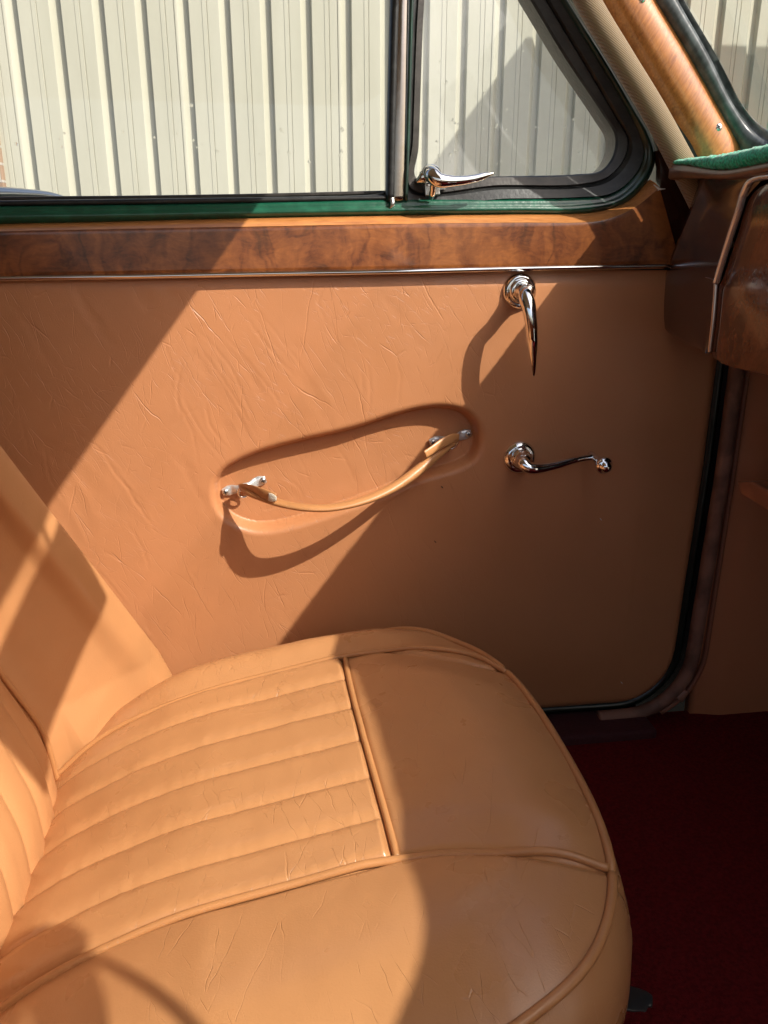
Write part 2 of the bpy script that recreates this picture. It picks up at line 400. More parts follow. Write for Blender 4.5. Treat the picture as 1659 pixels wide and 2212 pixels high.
# door post: rounded draught strip all around the door opening front edge
def cornerpath(dx, dz, z_top=.86, r=.075):
    xr = .600+dx; zb = .249-dz; R = r+dx
    pts = [(xr, z_top)]+[(xr, zz) for zz in np.linspace(z_top-.05, zb+R, 12)]
    pts += [(xr-R+R*math.cos(a), zb+R-R*math.sin(a)) for a in np.linspace(.1, math.pi/2, 10)]
    return pts
pp = cornerpath(.021, .014, .90)
pp = [(a-.012*max(0, .62-b)/.4, -.004, b) for a, b in pp]+[(.50, -.004, .235), (.47, -.004, .235)]
o = M_('draught_seal', *tube(pp, [.0105]*3, 160, 14, flat=[.010]*3), simple('draught_seal_rubber', (.20, .095, .06), .6, bump=.0012, bs=60, var=.3, vs_=25), body)
pp = cornerpath(.0395, .03, .90)
pp = [(a-.006*max(0, .62-b)/.4, .0, b) for a, b in pp][:-3]
o = M_('trim_edge', *tube(pp, .004, 140, 8), simple('trim_edge_leather', (.28, .10, .05), .5), body)
clip = M_('clip', *tube([U(1466, 1512, -.012), U(1484, 1492, -.012)], [.008, .006], 8, 10, flat=.004), simple('clip_plastic', (.24, .11, .07), .4), body)
# sill strip (dark red scuffed)
pts = [U(1100, 1556, -.03), U(1190, 1552, -.03), U(1300, 1549, -.03), U(1425, 1542, -.03)]
o = M_('sill_cover', *box(-.7, .545, -.05, .06, .215, .236), simple('sill_carpet', (.05, .006, .008), .8, bump=.002, bs=200), body, smooth=False); bevel(o, .006)
# windlace (cloth roll) beside the door
cl = [(1215, -120), (1268, 0), (1342, 125), (1412, 240), (1459, 327), (1522, 450), (1560, 540)]
o = M_('windlace', *tube([U(*q, -.062) for q in cl], [.0130, .0130, .0135, .0145, .015], 200, 24), CLOTH, body)
M_('post_sun_filler', *tube([U(*q, -.026) for q in [(1235, -120), (1290, 0), (1362, 125), (1430, 240), (1472, 327), (1520, 430), (1540, 540)]], .015, 60, 12, flat=.028), BLK, body)  # filler added behind the windlace to keep sun off the rail corner
# pillar wood: lofted across
Lw = [(1237, -120), (1290, 0), (1370, 138), (1436, 246), (1484, 330), (1515, 400)]
Rw = [(1352, -120), (1419, 0), (1490, 118), (1547, 220), (1598, 307), (1640, 390)]
n = 80
A = spline([U(*q, -.052) for q in Lw], n); B = spline([U(*q, -.058) for q in Rw], n)
rows = [A+np.array([0, .03, 0])]
for t in np.linspace(0, 1, 28):
    k_ = max(0, 1-t/.42)
    rows.append(A*(1-t)+B*t+np.array([0, .018*(1-math.sqrt(1-min(.999, k_)**2))-.011*math.sin(math.pi*t)**.8, 0]))
rows.append(B+np.array([.0, .03, 0]))
v, f = grid(rows); M_('pillar_trim', v, f, PILW, body)
def screw(c, parent, r=.0042, axis=(0, -1, 0)):
    c = np.array(c); ax = np.array(axis, float); ax /= np.linalg.norm(ax)
    a = np.cross(ax, [0, 0, 1.]); a /= np.linalg.norm(a); b = np.cross(ax, a); th = random.uniform(0, 1.5)
    u, w_ = a*math.cos(th)+b*math.sin(th), -a*math.sin(th)+b*math.cos(th)
    parts = []
    for p, q in ((u, w_), (w_, u)):
        vv = [c+p*sx*r*.62+q*sy*r*.14+ax*h for sx in (-1, 1) for sy in (-1, 1) for h in (.0012, .00255 if p is u else .0026)]
        parts.append((vv, [(0, 1, 3, 2), (4, 6, 7, 5), (0, 4, 5, 1), (2, 3, 7, 6), (0, 2, 6, 4), (1, 5, 7, 3)]))
    head = lathe(c, [(r, -.0005), (r, .0004), (r*.93, .0011), (r*.7, .0018), (r*.35, .0022), (0, .0023)], ax, 24)
    s = M_('screw', *join(head, *parts), STEEL, parent); s.data.materials.append(BLK); nf = len(head[1])
    for k_, p in enumerate(s.data.polygons):
        if k_ >= nf: p.material_index = 1; p.use_smooth = False
    return s
def screw_part(c, parent, r=.0042, axis=(0, -1, 0), depth_ok=True): return screw(c, parent, r, axis)
screw_part(U(1551, 275, -.0645), body, .0046, (-.25, -1, .1))
screw_part(U(1387, -4, -.0655), body, .0046, (-.25, -1, .1))
# windscreen rubber and glass; bottom runs forward and towards the car's middle
S0 = [(1352, -120, -.098), (1419, 0, -.098), (1490, 118, -.098), (1547, 220, -.098), (1598, 307, -.102), (1640, 345, -.125), (1720, 352, -.20)]
S1 = [(1400, -120, -.104), (1464, 0, -.104), (1531, 118, -.104), (1582, 222, -.104), (1622, 278, -.108), (1660, 308, -.13), (1740, 318, -.21)]
S2 = [(1408, -120, -.10), (1472, 0, -.10), (1539, 118, -.10), (1590, 220, -.10), (1630, 272, -.106), (1666, 298, -.13), (1745, 308, -.21)]
S3 = [(1412, -120, -.106), (1477, 0, -.106), (1543, 112, -.106), (1574, 170, -.106), (1606, 230, -.106), (1640, 268, -.11), (1672, 287, -.13), (1750, 298, -.21)]
S35 = [(1440, -120, -.096), (1446+40, 0, -.096), (1552, 108, -.096), (1584, 168, -.096), (1614, 226, -.096), (1646, 262, -.10), (1676, 280, -.13), (1752, 290, -.21)]
def L(s, n=120): return spline([U(a, b, c+.036) for a, b, c in s], n)
a0, a1, a2, a3 = L(S0), L(S1), L(S2), L(S3)
off = np.array([0, .02, 0])
rows = [a0+off, a0, a0*.7+a1*.3+np.array([0, -.0035, 0]), a0*.35+a1*.65+np.array([0, -.0035, 0]), a1, a1+off*.3, a2+off*.3, a2, a2*.4+a3*.6+np.array([0, -.002, 0]), a3, a3+off]
v, f = grid(rows); M_('windscreen_rubber', v, f, SEALG, body)
wg = [U(1400, -150, -.09), U(1480, -10, -.09), U(1545, 105, -.09), U(1600, 225, -.09), U(1650, 285, -.10), U(1760, 300, -.2), U(1900, 300, -.35), U(1900, -150, -.35)]
wv_ = spline([U(1395, -150, -.088), U(1478, -10, -.088), U(1545, 105, -.088), U(1600, 225, -.09), U(1650, 285, -.10)], 12)
rt = wv_*np.array([1, 0, 1])+np.array([.05, -1.18, 0])
v, f = grid([wv_*(1-t)+rt*t for t in np.linspace(0, 1, 8)])
M_('windscreen_glass', v, f, GLASS, body)

# ================================================================== DOOR
door = root('passenger_door', 'inside of a closed car door with tan leather panel, walnut rail and green window frame', 'car door', (0, .02, .249))
def capsule_sd(x, z, poly):
    """signed distance (inside +) and z-part of outward normal"""
    P = poly; n = len(P); best = np.full(x.shape, 1e9); nz = np.zeros(x.shape); inside = np.zeros(x.shape, bool)
    for i in range(n):
        ax, az = P[i]; bx, bz = P[(i+1) % n]; ex, ez = bx-ax, bz-az
        t = np.clip(((x-ax)*ex+(z-az)*ez)/(ex*ex+ez*ez), 0, 1); dx, dz = x-ax-ex*t, z-az-ez*t
        d = np.hypot(dx, dz); m = d < best; best = np.where(m, d, best)
        nn = np.where(d > 1e-9, dz/np.maximum(d, 1e-9), 0); nz = np.where(m, nn, nz)
        c = ((az > z) != (bz > z)) & (x < (bx-ax)*(z-az)/((bz-az) if bz != az else 1e-9)+ax); inside ^= c
    return np.where(inside, best, -best), np.where(inside, -nz, nz)
rec = [(474, 1058), (476, 1030), (492, 1008), (545, 980), (640, 952), (760, 924), (850, 895), (905, 882), (955, 879), (995, 890), (1016, 915), (1020, 948), (1008, 978), (975, 996), (900, 1018), (810, 1055), (700, 1094), (620, 1118), (560, 1126), (510, 1112), (482, 1086)]
recw = [(lambda p: (p[0], p[2]))(U(px, py, .022)) for px, py in rec]
recp = spline([(a, b, 0) for a, b in recw], 120, closed=True)[:, [0, 2]] if False else spline([(a, 0, b) for a, b in recw], 120, closed=True)[:, [0, 2]]
xs = np.concatenate([np.arange(-.80, -.34, .006), np.arange(-.34, .27, .0015), np.arange(.27, .6001, .004)])
zs = np.concatenate([np.arange(.249, .42, .005), np.arange(.42, .86, .0017), np.arange(.86, .8885, .004), [.8885]])
xs = xs[np.r_[True, np.diff(xs) > 1e-3]]; zs = zs[np.r_[True, np.diff(zs) > 1e-3]]
XX, ZZ = np.meshgrid(xs, zs)
# clamp into rounded lower right corner
XR, ZB, RC = .600, .249, .085
XRz = XR-.012*np.maximum(0, .62-ZZ)/.4
cx, cz = XR-.012*(.62-.3)/.4-RC, ZB+RC
m = (XX > cx) & (ZZ < cz); dd = np.hypot(XX-cx, ZZ-cz); kk = np.where(m & (dd > RC), RC/np.maximum(dd, 1e-9), 1)
X2 = np.where(m, cx+(XX-cx)*kk, np.minimum(XX, XRz)); Z2 = np.where(m, cz+(ZZ-cz)*kk, ZZ)
edge = np.minimum(np.where(m, RC-np.hypot(X2-cx, Z2-cz), XRz-X2), np.where(m, 9, Z2-ZB))
edge = np.where((X2 < cx) & (Z2 < .6), Z2-ZB, edge)
Y2 = .012*np.clip(1-edge/.016, 0, 1)**2
Y2 += -.004*ss(.0, .12, edge)
Y2 += .004*ss(.868, .888, Z2)
sd, nzz = capsule_sd(X2, Z2, recp)
low = ss(-.2, -.9, nzz)
tt_ = np.clip((sd+.0125)/.0127, 0, 1); Y2 += .023*(.35*tt_**2+.65*tt_**5)+.0012*ss(0, .03, sd)
# the long stretch creases round the pull recess
HW = [[(640,250),(740,350),(800,460),(850,600)],[(650,300),(720,400),(790,500),(860,620)],[(740,270),(850,400),(920,500),(950,590)],
 [(860,210),(940,300),(1000,390),(1040,450)],[(1215,360),(1225,450),(1222,560)],[(1310,330),(1325,430),(1320,530)],
 [(560,420),(600,520),(640,600),(660,720)],[(600,480),(680,620),(750,700)],[(1100,360),(1170,440),(1200,500)],[(60,520),(90,640),(110,700)],
 [(250,600),(330,660),(400,760),(480,840)],[(380,720),(450,830),(520,930)],[(300,1030),(360,1100),(430,1180)],[(480,1240),(540,1310),(590,1370)],
 [(700,380),(780,520),(840,640)],[(820,230),(900,330),(980,420)],[(610,360),(590,470),(600,560)],[(680,500),(700,580),(760,660)],
 [(1190,380),(1205,470),(1200,540)],[(420,900),(470,980),(500,1060)],[(930,760),(990,800),(1010,850)],[(150,660),(170,760),(220,830)],
 [(540,290),(560,360),(600,430)],[(1090,110),(1060,170),(1090,250)],[(960,640),(1010,720),(1040,800)],[(1100,640),(1150,700),(1180,780)]]
for hi_, w_ in enumerate(HW):
    P = spline([U(a*.651+random.uniform(-3, 3), 540+b*.651, 0) for a, b in w_], 40)[:, [0, 2]]
    ph = random.uniform(0, 9)
    for k_ in range(len(P)): P[k_] += np.array([.0016*noise.noise(Vector((k_*.35, ph, 0))), 0])
    x0_, x1_, z0_, z1_ = P[:, 0].min()-.02, P[:, 0].max()+.02, P[:, 1].min()-.02, P[:, 1].max()+.02
    sel = (X2 > x0_) & (X2 < x1_) & (Z2 > z0_) & (Z2 < z1_)
    xx, zz = X2[sel], Z2[sel]; best = np.full(xx.shape, 9.); tb = np.zeros(xx.shape); sg = np.zeros(xx.shape)
    for k_ in range(len(P)-1):
        ex, ez = P[k_+1]-P[k_]; t = np.clip(((xx-P[k_, 0])*ex+(zz-P[k_, 1])*ez)/(ex*ex+ez*ez+1e-12), 0, 1)
        dx_, dz_ = xx-P[k_, 0]-ex*t, zz-P[k_, 1]-ez*t; d_ = np.hypot(dx_, dz_); m_ = d_ < best
        best = np.where(m_, d_, best); tb = np.where(m_, (k_+t)/(len(P)-1), tb); sg = np.where(m_, np.sign(dx_*ez-dz_*ex), sg)
    amp = .00025*random.uniform(.5, 1.1)*np.sin(math.pi*np.clip(tb, .02, .98))**.6
    Y2[sel] += amp*(np.exp(-(best/.0013)**2)-.45*np.exp(-((best-.0038)/.0028)**2))
# gentle unevenness of stretched leather
for i in range(Y2.shape[0]):
    for j in range(Y2.shape[1]):
        p = Vector((X2[i, j]*7, Z2[i, j]*5, 3.3))
        Y2[i, j] += .0012*noise.noise(p)
rows = [[(X2[i, j], Y2[i, j], Z2[i, j]) for j in range(X2.shape[1])] for i in range(X2.shape[0])]
v, f = grid(rows)
panel = M_('door_panel', v, f, DOORL, door)
# painted metal edge of the door beyond the panel
pp = cornerpath(.004, .004, .90, .085)
pp = [(a-.012*max(0, .62-b)/.4, .0135, b) for a, b in pp]+[(.40, .0135, .246), (.2, .0135, .246), (-.2, .0135, .246), (-.75, .0135, .246)]
M_('door_edge', *tube(pp, .008, 200, 10), simple('door_edge_dark_paint', (.006, .012, .008), .3), door)
M_('door_shell', *box(-.78, .585, .035, .075, .25, .955), DGREEN, door, smooth=False)

# --- walnut rail
top_px = [(-400, 516), (-120, 506), (0, 500), (240, 495), (515, 490), (830, 484), (1100, 481), (1290, 478), (1335, 466), (1375, 446), (1425, 405)]
led_px = [(-400, 497), (-120, 488), (0, 484), (240, 479), (515, 472), (830, 466), (1100, 463), (1272, 460), (1318, 451), (1362, 431), (1404, 388)]
bot_px = [(-400, 610), (-120, 602), (0, 597), (240, 593), (515, 588), (830, 582), (1100, 578), (1300, 574), (1430, 571), (1448, 571), (1470, 571)]
n = 160
yw = -.014
TT = spline([U(a, b, yw) for a, b in top_px], n); BB = spline([U(a, b, yw) for a, b in bot_px], n); 
LL = spline([U(a, b, -.0005) for a, b in led_px], n)
rows = [BB+np.array([0, .016, 0]), BB+np.array([0, .001, -.0005])]
for t in np.linspace(.02, .97, 14): rows.append(BB*(1-t)+TT*t)
rows.append(TT+np.array([0, .0006, .0004])); v, f = grid(rows)
# corner extension of the veneer up beside the pillar
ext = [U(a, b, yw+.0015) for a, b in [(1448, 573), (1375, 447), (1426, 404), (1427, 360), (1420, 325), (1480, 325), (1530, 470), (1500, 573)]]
rail = M_('wood_rail', v, f, BURL, door)
M_('shaded_wood_corner', *prism(ext, (0, .012, 0)), PLAIN, rail, smooth=False)  # dark veneer colour stands in for the shade on this corner
v, f = grid([TT, TT*.5+LL*.5+np.array([0, -.0012, .0006]), LL, LL+np.array([0, .01, -.001])])
M_('bevelled_ledge', v, f, LEDGE, rail)
# small chipped lacquer mark
M_('lacquer_chip', *join(tube([U(1412, 399, -.018), U(1424, 408, -.0185), U(1437, 408, -.018)], [.0004, .0013, .0003], 12, 8, flat=.0006), tube([U(1424, 408, -.018), U(1421, 412, -.018)], [.0012, .0003], 6, 8, flat=.0006)), simple('bare_filler', (.6, .58, .55), .6), rail)
# chrome strip
pts = [U(a, b, -.010) for a, b in [(-400, 619), (-120, 608), (0, 602), (300, 597), (600, 591), (830, 587), (1130, 580), (1300, 577), (1440, 574)]]
M_('chrome_strip', *tube(pts, .0034, 160, 12, flat=.0062), CHR, door)

# --- green frame, seals and glass
L0 = [(-400, 497), (-120, 488), (0, 484), (240, 479), (515, 472), (830, 466), (1100, 463), (1272, 460), (1352, 440), (1400, 389), (1417, 335), (1402, 287), (1375, 240), (1322, 148), (1228, 0), (1150, -125)]
La = [(-400, 478), (-120, 470), (0, 465), (240, 462), (515, 457), (830, 452), (1100, 450), (1260, 448), (1340, 430), (1388, 383), (1404, 334), (1391, 286), (1362, 236), (1310, 150), (1218, 0), (1140, -125)]
L1 = [(-400, 457), (-120, 450), (0, 446), (240, 443), (515, 439), (830, 432), (1100, 431), (1245, 428), (1322, 419), (1373, 377), (1390, 333), (1379, 287), (1345, 222), (1292, 135), (1208, 0), (1130, -125)]
def LP(s, y, n=220): return spline([U(a, b, y) for a, b in s], n)
l0, la, l1 = LP(L0, .001), LP(La, -.006), LP(L1, .002)
rows = [l0+np.array([0, .02, 0]), l0, l0*.45+la*.55+np.array([0, -.0015, 0]), la, la*.75+l1*.25+np.array([0, .0022, 0]), la*.5+l1*.5+np.array([0, .0008, 0]), la*.25+l1*.75+np.array([0, -.001, 0]), l1, l1+np.array([0, .03, 0])]
v, f = grid(rows)
fr_ = M_('window_frame', v, f, GREEN, door)
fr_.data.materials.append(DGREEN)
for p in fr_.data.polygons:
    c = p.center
    if c.x > .40 or c.z > .775: p.material_index = 1  # darker green paints in the shade on this stretch of frame
# quarterlight: black rubber + metal inner frame, closed loops
Q1 = [(868, 432), (1100, 431), (1245, 428), (1322, 419), (1373, 377), (1390, 333), (1379, 287), (1345, 222), (1292, 135), (1208, 0), (1080, -210), (1000, -240), (905, -220), (884, 0), (874, 300)]
Q2 = [(886, 408), (1080, 402), (1250, 400), (1311, 384), (1347, 346), (1356, 305), (1327, 251), (1270, 153), (1178, 0), (1065, -190), (990, -215), (922, -200), (902, 0), (890, 300)]
Q3 = [(899, 384), (1066, 381), (1250, 376), (1299, 368), (1324, 335), (1328, 293), (1301, 246), (1219, 123), (1145, 0), (1040, -170), (980, -195), (935, -180), (917, 0), (904, 320)]
def LC(s, y, n=240): return spline([U(a, b, y) for a, b in s], n, closed=True)
def fix(s): return s
q1, q2, q3 = LC(Q1, .004), LC(Q2, .008), LC(Q3, .012)
# align loops by angle about a centre
def align(c, n=240):
    o = U(1080, 200, .01); a = np.arctan2(c[:, 2]-o[2], c[:, 0]-o[0]); idx = np.argsort(a); c = c[idx]; a = a[idx]
    t = np.linspace(-math.pi, math.pi, n, endpoint=False)
    return np.stack([np.interp(t, a, c[:, k], period=2*math.pi) for k in range(3)], 1)
q1, q2, q3 = align(q1, 400), align(q2, 400), align(q3, 400)
ql = M_('quarterlight', *grid([q1+np.array([0, .03, 0]), q1, q1*.93+q2*.07+np.array([0, -.0035, 0]), q1*.25+q2*.75+np.array([0, -.0025, 0]), q2+np.array([0, .001, 0]), q2+np.array([0, .03, 0])], close_u=True), RUB, door, smooth=False)
M_('inner_frame', *grid([q2+np.array([0, .02, 0]), q2+np.array([0, -.0005, 0]), q2*.9+q3*.1+np.array([0, -.0025, 0]), q2*.15+q3*.85+np.array([0, -.003, 0]), q3, q3+np.array([0, .03, 0])], close_u=True), FRM, ql, smooth=False)
gq = [tuple(p+np.array([0, .012, 0])) for p in q3[::4]]
M_('quarterlight_glass', gq, [tuple(range(len(gq)))], QGLASS, ql, smooth=False)
# division bar between the two windows
bar = M_('division_bar', *tube([U(860, 434, -.001), U(863, 300, -.001), U(868, 0, -.001), U(872, -260, -.001)], .0072, 60, 16, flat=.0028), BARC, door)
M_('bar_channel', *tube([U(843, 436, .004), U(845, 300, .004), U(853, 0, .004), U(862, -260, .004)], .0060, 40, 10, flat=.010), RUB, bar)
M_('bar_edge', *tube([U(876, 434, .003), U(880, 300, .003), U(888, 0, .003), U(896, -260, .003)], .0028, 40, 8, flat=.007), DGREEN, bar)
M_('bar_foot', *tube([U(846, 428, -.004), U(848, 440, -.006), U(843, 449, -.004)], [.003, .003, .001], 12, 10, flat=.002), STEEL, bar)
# main window glass and its waist seals
mg = [U(-400, 470, .03), U(842, 440, .03), U(860, -250, .03), U(-400, -250, .03)]
M_('window_glass', mg, [(0, 1, 2, 3)], GLASS, door, smooth=False)
s1 = [(-400, 452), (0, 440), (300, 436), (600, 432), (840, 428)]
s2 = [(-400, 443), (0, 431), (300, 428), (600, 423), (836, 417)]
M_('waist_seal', *tube([U(a, b, .006) for a, b in s1], .0034, 80, 10, flat=.006), RUB, door)
M_('glass_strip', *tube([U(a, b, .024) for a, b in s2], .0030, 80, 10, flat=.004), FRM, door)
# wiper lip that lifts at its right end
M_('seal_lip', *tube([U(600, 430, .010), U(760, 428, .010), (U(815, 422, .008)), U(833, 416, .008)], [.002, .003, .003, .0015], 30, 8), RUB, door)

# --- quarterlight latch
lt = M_('quarterlight_latch', *tube([U(915, 384, .008), U(927, 372, -.006), U(934, 378, -.02), U(948, 389, -.026), U(985, 391, -.026), U(1025, 386, -.026), U(1052, 378, -.026), U(1067, 374, -.025)], [.006, .0085, .0095, .0078, .0058, .0048, .0042, .0012], 90, 20, flat=[.005, .008, .009, .007, .0055, .0045, .0035, .001]), CHR, door)
M_('latch_base', *join(tube([U(902, 392, .004), U(915, 384, .0), U(930, 366, .0), U(941, 370, .0), U(953, 384, .0)], [.003, .008, .006, .006, .003], 40, 12, flat=.006)), CHR, lt)
M_('latch_tongue', *tube([U(936, 396, -.018), U(935, 412, -.012), U(932, 426, -.006), U(931, 431, -.004)], [.0042, .0042, .004, .0015], 24, 12), CHR, lt)
o = M_('latch_plate', *prism([U(a, b, -.002) for a, b in [(917, 398), (949, 397), (952, 421), (919, 424)]], (0, .006, 0)), STEEL, lt, smooth=False); bevel(o, .0015)
M_('plate_tab', *prism([U(a, b, -.0) for a, b in [(949, 402), (968, 402), (962, 409), (950, 409)]], (0, .004, 0)), STEEL, lt, smooth=False)

# --- door handle
HC = U(1121.5, 629, -.003)
hd = M_('door_handle', *lathe(HC, [(.0, 0), (.0216, 0), (.0218, .002), (.0210, .0045), (.0185, .0075), (.0165, .0085), (.0158, .0075), (.0150, .0075), (.0146, .0105), (.0138, .0125), (.0118, .0135), (.0112, .0130), (.0106, .0135), (.0104, .018), (.0096, .021), (.0090, .024), (.0086, .030), (.0, .031)], m=72), CHR, door)
M_('lever', *tube([HC+np.array([0, -.024, 0]), HC+np.array([.0008, -.033, .0004]), U(1136, 640, -.047), U(1142, 662, -.054), U(1147, 695, -.058), U(1150, 735, -.058), U(1152, 775, -.053), U(1153, 800, -.048), U(1153, 812, -.045)],
                   [.0083, .0088, .0092, .0078, .0072, .0066, .0050, .0033, .0012], 110, 24, flat=[.0083, .0088, .0090, .0085, .0078, .0066, .0048, .0033, .0012], ref=(.35, 1, 0)), CHR, hd)
# --- window crank
CC = U(1121.5, 987.5, -.003)
ck = M_('window_crank', *lathe(CC, [(.0, 0), (.0222, 0), (.0224, .002), (.0212, .0048), (.0180, .0078), (.0158, .0085), (.0142, .0072), (.0136, .0078), (.0134, .0115), (.0124, .0140), (.0108, .0150), (.0104, .018), (.0092, .0215), (.0085, .026), (0, .027)], m=72), CHR, door)
M_('crank_arm', *tube([CC+np.array([0, -.020, 0]), U(1129, 999, -.034), U(1142, 1010, -.040), U(1168, 1011, -.040), U(1205, 1004, -.038), U(1240, 994, -.034), U(1268, 988.5, -.031), U(1278, 987, -.030)],
                       [.0080, .0085, .0078, .0062, .0054, .0048, .0042, .0044], 90, 20, flat=[.008, .0085, .0078, .0062, .0052, .0044, .0038, .004]), CHR, ck)
kc = U(1276, 982, -.020)
kn = M_('crank_knob', *lathe(kc, [(0, 0), (.0052, .0), (.0056, .002), (.0050, .006), (.0054, .010), (.0062, .022), (.0074, .028), (.0108, .0305), (.0118, .034), (.0113, .038), (.0094, .0397), (.0080, .0405), (.0074, .043), (.0048, .0462), (0, .0472)], axis=(.14, -1, -.19), m=48), CHR, ck)

# --- pull strap with two brackets
def bracket(px0, py0, px1, py1, flip):
    a, b = U(px0, py0, .017), U(px1, py1, .017)
    d = (b-a); Ln = np.linalg.norm(d); d /= Ln
    pts = [a-d*.004, a, a+d*Ln*.18, a+d*Ln*.3+np.array([0, -.004, 0]), a+d*Ln*.5+np.array([0, -.007, 0]), a+d*Ln*.7+np.array([0, -.004, 0]), a+d*Ln*.82, b, b+d*.004]
    br_ = M_('strap_bracket', *tube(pts, [.0045, .0070, .0064, .0046, .0056, .0046, .0064, .0070, .0045], 70, 16, flat=[.0012, .0026, .0026, .0028, .0032, .0028, .0026, .0026, .0012]), STEELB, door)
    c = a+d*Ln*.5+np.array([0, -.012, -.004])
    rg = []
    for k_ in range(29):
        t = k_/28*2*math.pi; rg.append(c+d*.0078*math.cos(t)+np.array([0, -.002*math.sin(t), 0])+np.array([0, 0, .0085*math.sin(t)]))
    M_('ring', *tube(rg, .0015, m=10, raw=True, ref=(0, 1, 0)), CHR, br_)
    for q in (a, b):
        screw_part(q+np.array([0, -.0024, 0]), br_, .0042, depth_ok=False)
    return br_
strap = None
sp = [(522, 1052, -.001), (534, 1059, -.017), (556, 1070, -.038), (605, 1087, -.060), (665, 1097, -.076), (720, 1096, -.077), (790, 1080, -.070), (850, 1053, -.056), (905, 1015, -.038), (945, 981, -.020), (975, 957, -.005), (986, 948, .003)]
strap = M_('pull_strap', *tube([U(*q) for q in sp], [.0050, .0050, .0044, .0040, .0040, .0042, .0048, .0056, .0064, .0070, .0066, .005], 160, 18, flat=[.004, .008, .0095, .0095, .0095, .0095, .0092, .009, .008, .007, .0055, .004]), STRAPL, door)
bracket(487, 1062, 568, 1037, 0); bracket(934, 955, 1011, 937, 1)
M_('strap_tail', *tube([U(519, 1054, -.004), U(536, 1056, -.022), U(560, 1063, -.049), U(580, 1070, -.062), U(595, 1076, -.069)], [.0055, .0072, .0070, .0064, .0060], 40, 14, flat=[.0016, .0018, .0018, .0018, .0016]), STRAPL, strap)
M_('frayed_end', *tube([U(580, 1073, -.0645), U(588, 1075.5, -.0685), U(597, 1077.5, -.0715)], [.0052, .0055, .003], 10, 10, flat=.0009), simple('raw_hide', (.62, .55, .45), .8, bump=.002, bs=900), strap)
M_('strap_tail', *tube([U(990, 945, -.002), U(975, 948, -.016), U(955, 958, -.026), U(935, 971, -.034), U(918, 982, -.041)], [.0052, .0066, .0062, .0054, .0048], 40, 14, flat=[.0016, .0018, .0018, .0018, .0016]), STRAPL, strap)
# --- lint flecks and door mirror seen outside
mr_ = M_('door_mirror', *tube([U(-260, 424, .10), U(-60, 421, .10), U(60, 421, .10), U(112, 424, .10), U(150, 434, .10), U(165, 445, .10)], [.010, .0115, .0115, .0095, .006, .002], 60, 20, flat=[.03, .03, .03, .024, .014, .004]), STEEL, loc=(-.3, .1, .9))
mr_['label'] = 'low rounded grey metal mirror back just outside the left end of the window sill'; mr_['category'] = 'mirror'

for k_, (a, b, c_) in enumerate([(1298, 1122, 0), (1343, 1475, 0), (940, 1170, 1), (955, 1052, 1)]):
    q = U(a, b, -.0052); m_ = simple('pale_fleck' if not c_ else 'dark_fleck', (.6, .58, .54) if not c_ else (.06, .02, .01), .8)
    M_('fleck', *tube([q+np.array([-.0014, 0, .0016])*(1 if c_ == 0 else -1), q, q+np.array([.0012, 0, -.0014])*(1 if c_ == 0 else -1)], [.0003, .0008, .0002], 8, 6, flat=.0012), m_, door)
# water drops on the glass
def drops(parent, n, region, y, rr=(.0008, .0022)):
    V = []
    for _ in range(n):
        px, py = region()
        c = U(px, py, y); r = random.uniform(*rr)*random.uniform(.5, 1)
        V.append(lathe(c, [(r, 0), (r*.92, r*.25), (r*.6, r*.5), (0, r*.6)], m=10))
    o = M_('water_drops', *join(*V), DROP, parent); o['kind'] = 'stuff'
def rq():
    while True:
        px = random.uniform(915, 1310); py = random.triangular(60, 372, 350)
        if px < 1180+(py-60)*.45: return px, py
drops(ql, 70, rq, .0235)
drops(door, 26, lambda: (random.uniform(20, 825), random.triangular(220, 400, 320)), .0295, (.0012, .0026))

# ================================================================== DASHBOARD
dash = root('dashboard', 'glossy dark walnut dashboard end with green carpeted top and chrome trim', 'dashboard', (.5, -.6, .22))
de = spline([(.470, -.060, 0), (.470, -.2, 0), (.471, -.36, 0), (.477, -.45, 0), (.490, -.495, 0), (.503, -.54, 0), (.513, -.647, 0), (.519, -.80, 0), (.516, -.898, 0), (.510, -.97, 0), (.496, -1.035, 0), (.478, -1.2, 0)], 140)
# pile top: dense displaced sheet, only its front 20 cm
rows = []
nu, nv = 700, 60
dd_ = spline([(.470, -.060, 0), (.470, -.2, 0), (.471, -.36, 0), (.477, -.45, 0), (.490, -.495, 0), (.503, -.54, 0), (.513, -.647, 0), (.519, -.80, 0), (.516, -.898, 0), (.510, -.97, 0), (.496, -1.035, 0), (.478, -1.2, 0)], nu)
def zth(y): return .003+.0125*ss(.05, .2, -y)
for (ox, oz) in [(.0, 0), (-.004, .08), (-.0065, .3), (-.007, .55), (-.0055, .8), (-.002, 1.)]+[(t, 1.0) for t in np.linspace(.004, .22, nv)]:
    r = []
    for i, p in enumerate(dd_):
        yy = p[1]; th = zth(yy)
        zz = 1.0035+.006*(1-ss(.05, .2, -yy))-th*(1-oz)+.008*ss(0, .2, ox); ox_ = ox*(th/.0155)**.5 if ox < 0 else ox
        q = Vector((p[0]+ox_, yy, zz)); h = noise.noise(q*420)*.0017+noise.noise(q*900)*.0011
        r.append((q.x-abs(h)*.5+random.uniform(-.0003, .0003), q.y+h*.4, q.z+h+random.uniform(-.0004, .0004)))
    rows.append(r)
v, f = grid(rows); pile = M_('carpet_top', v, f, GCARP, dash)
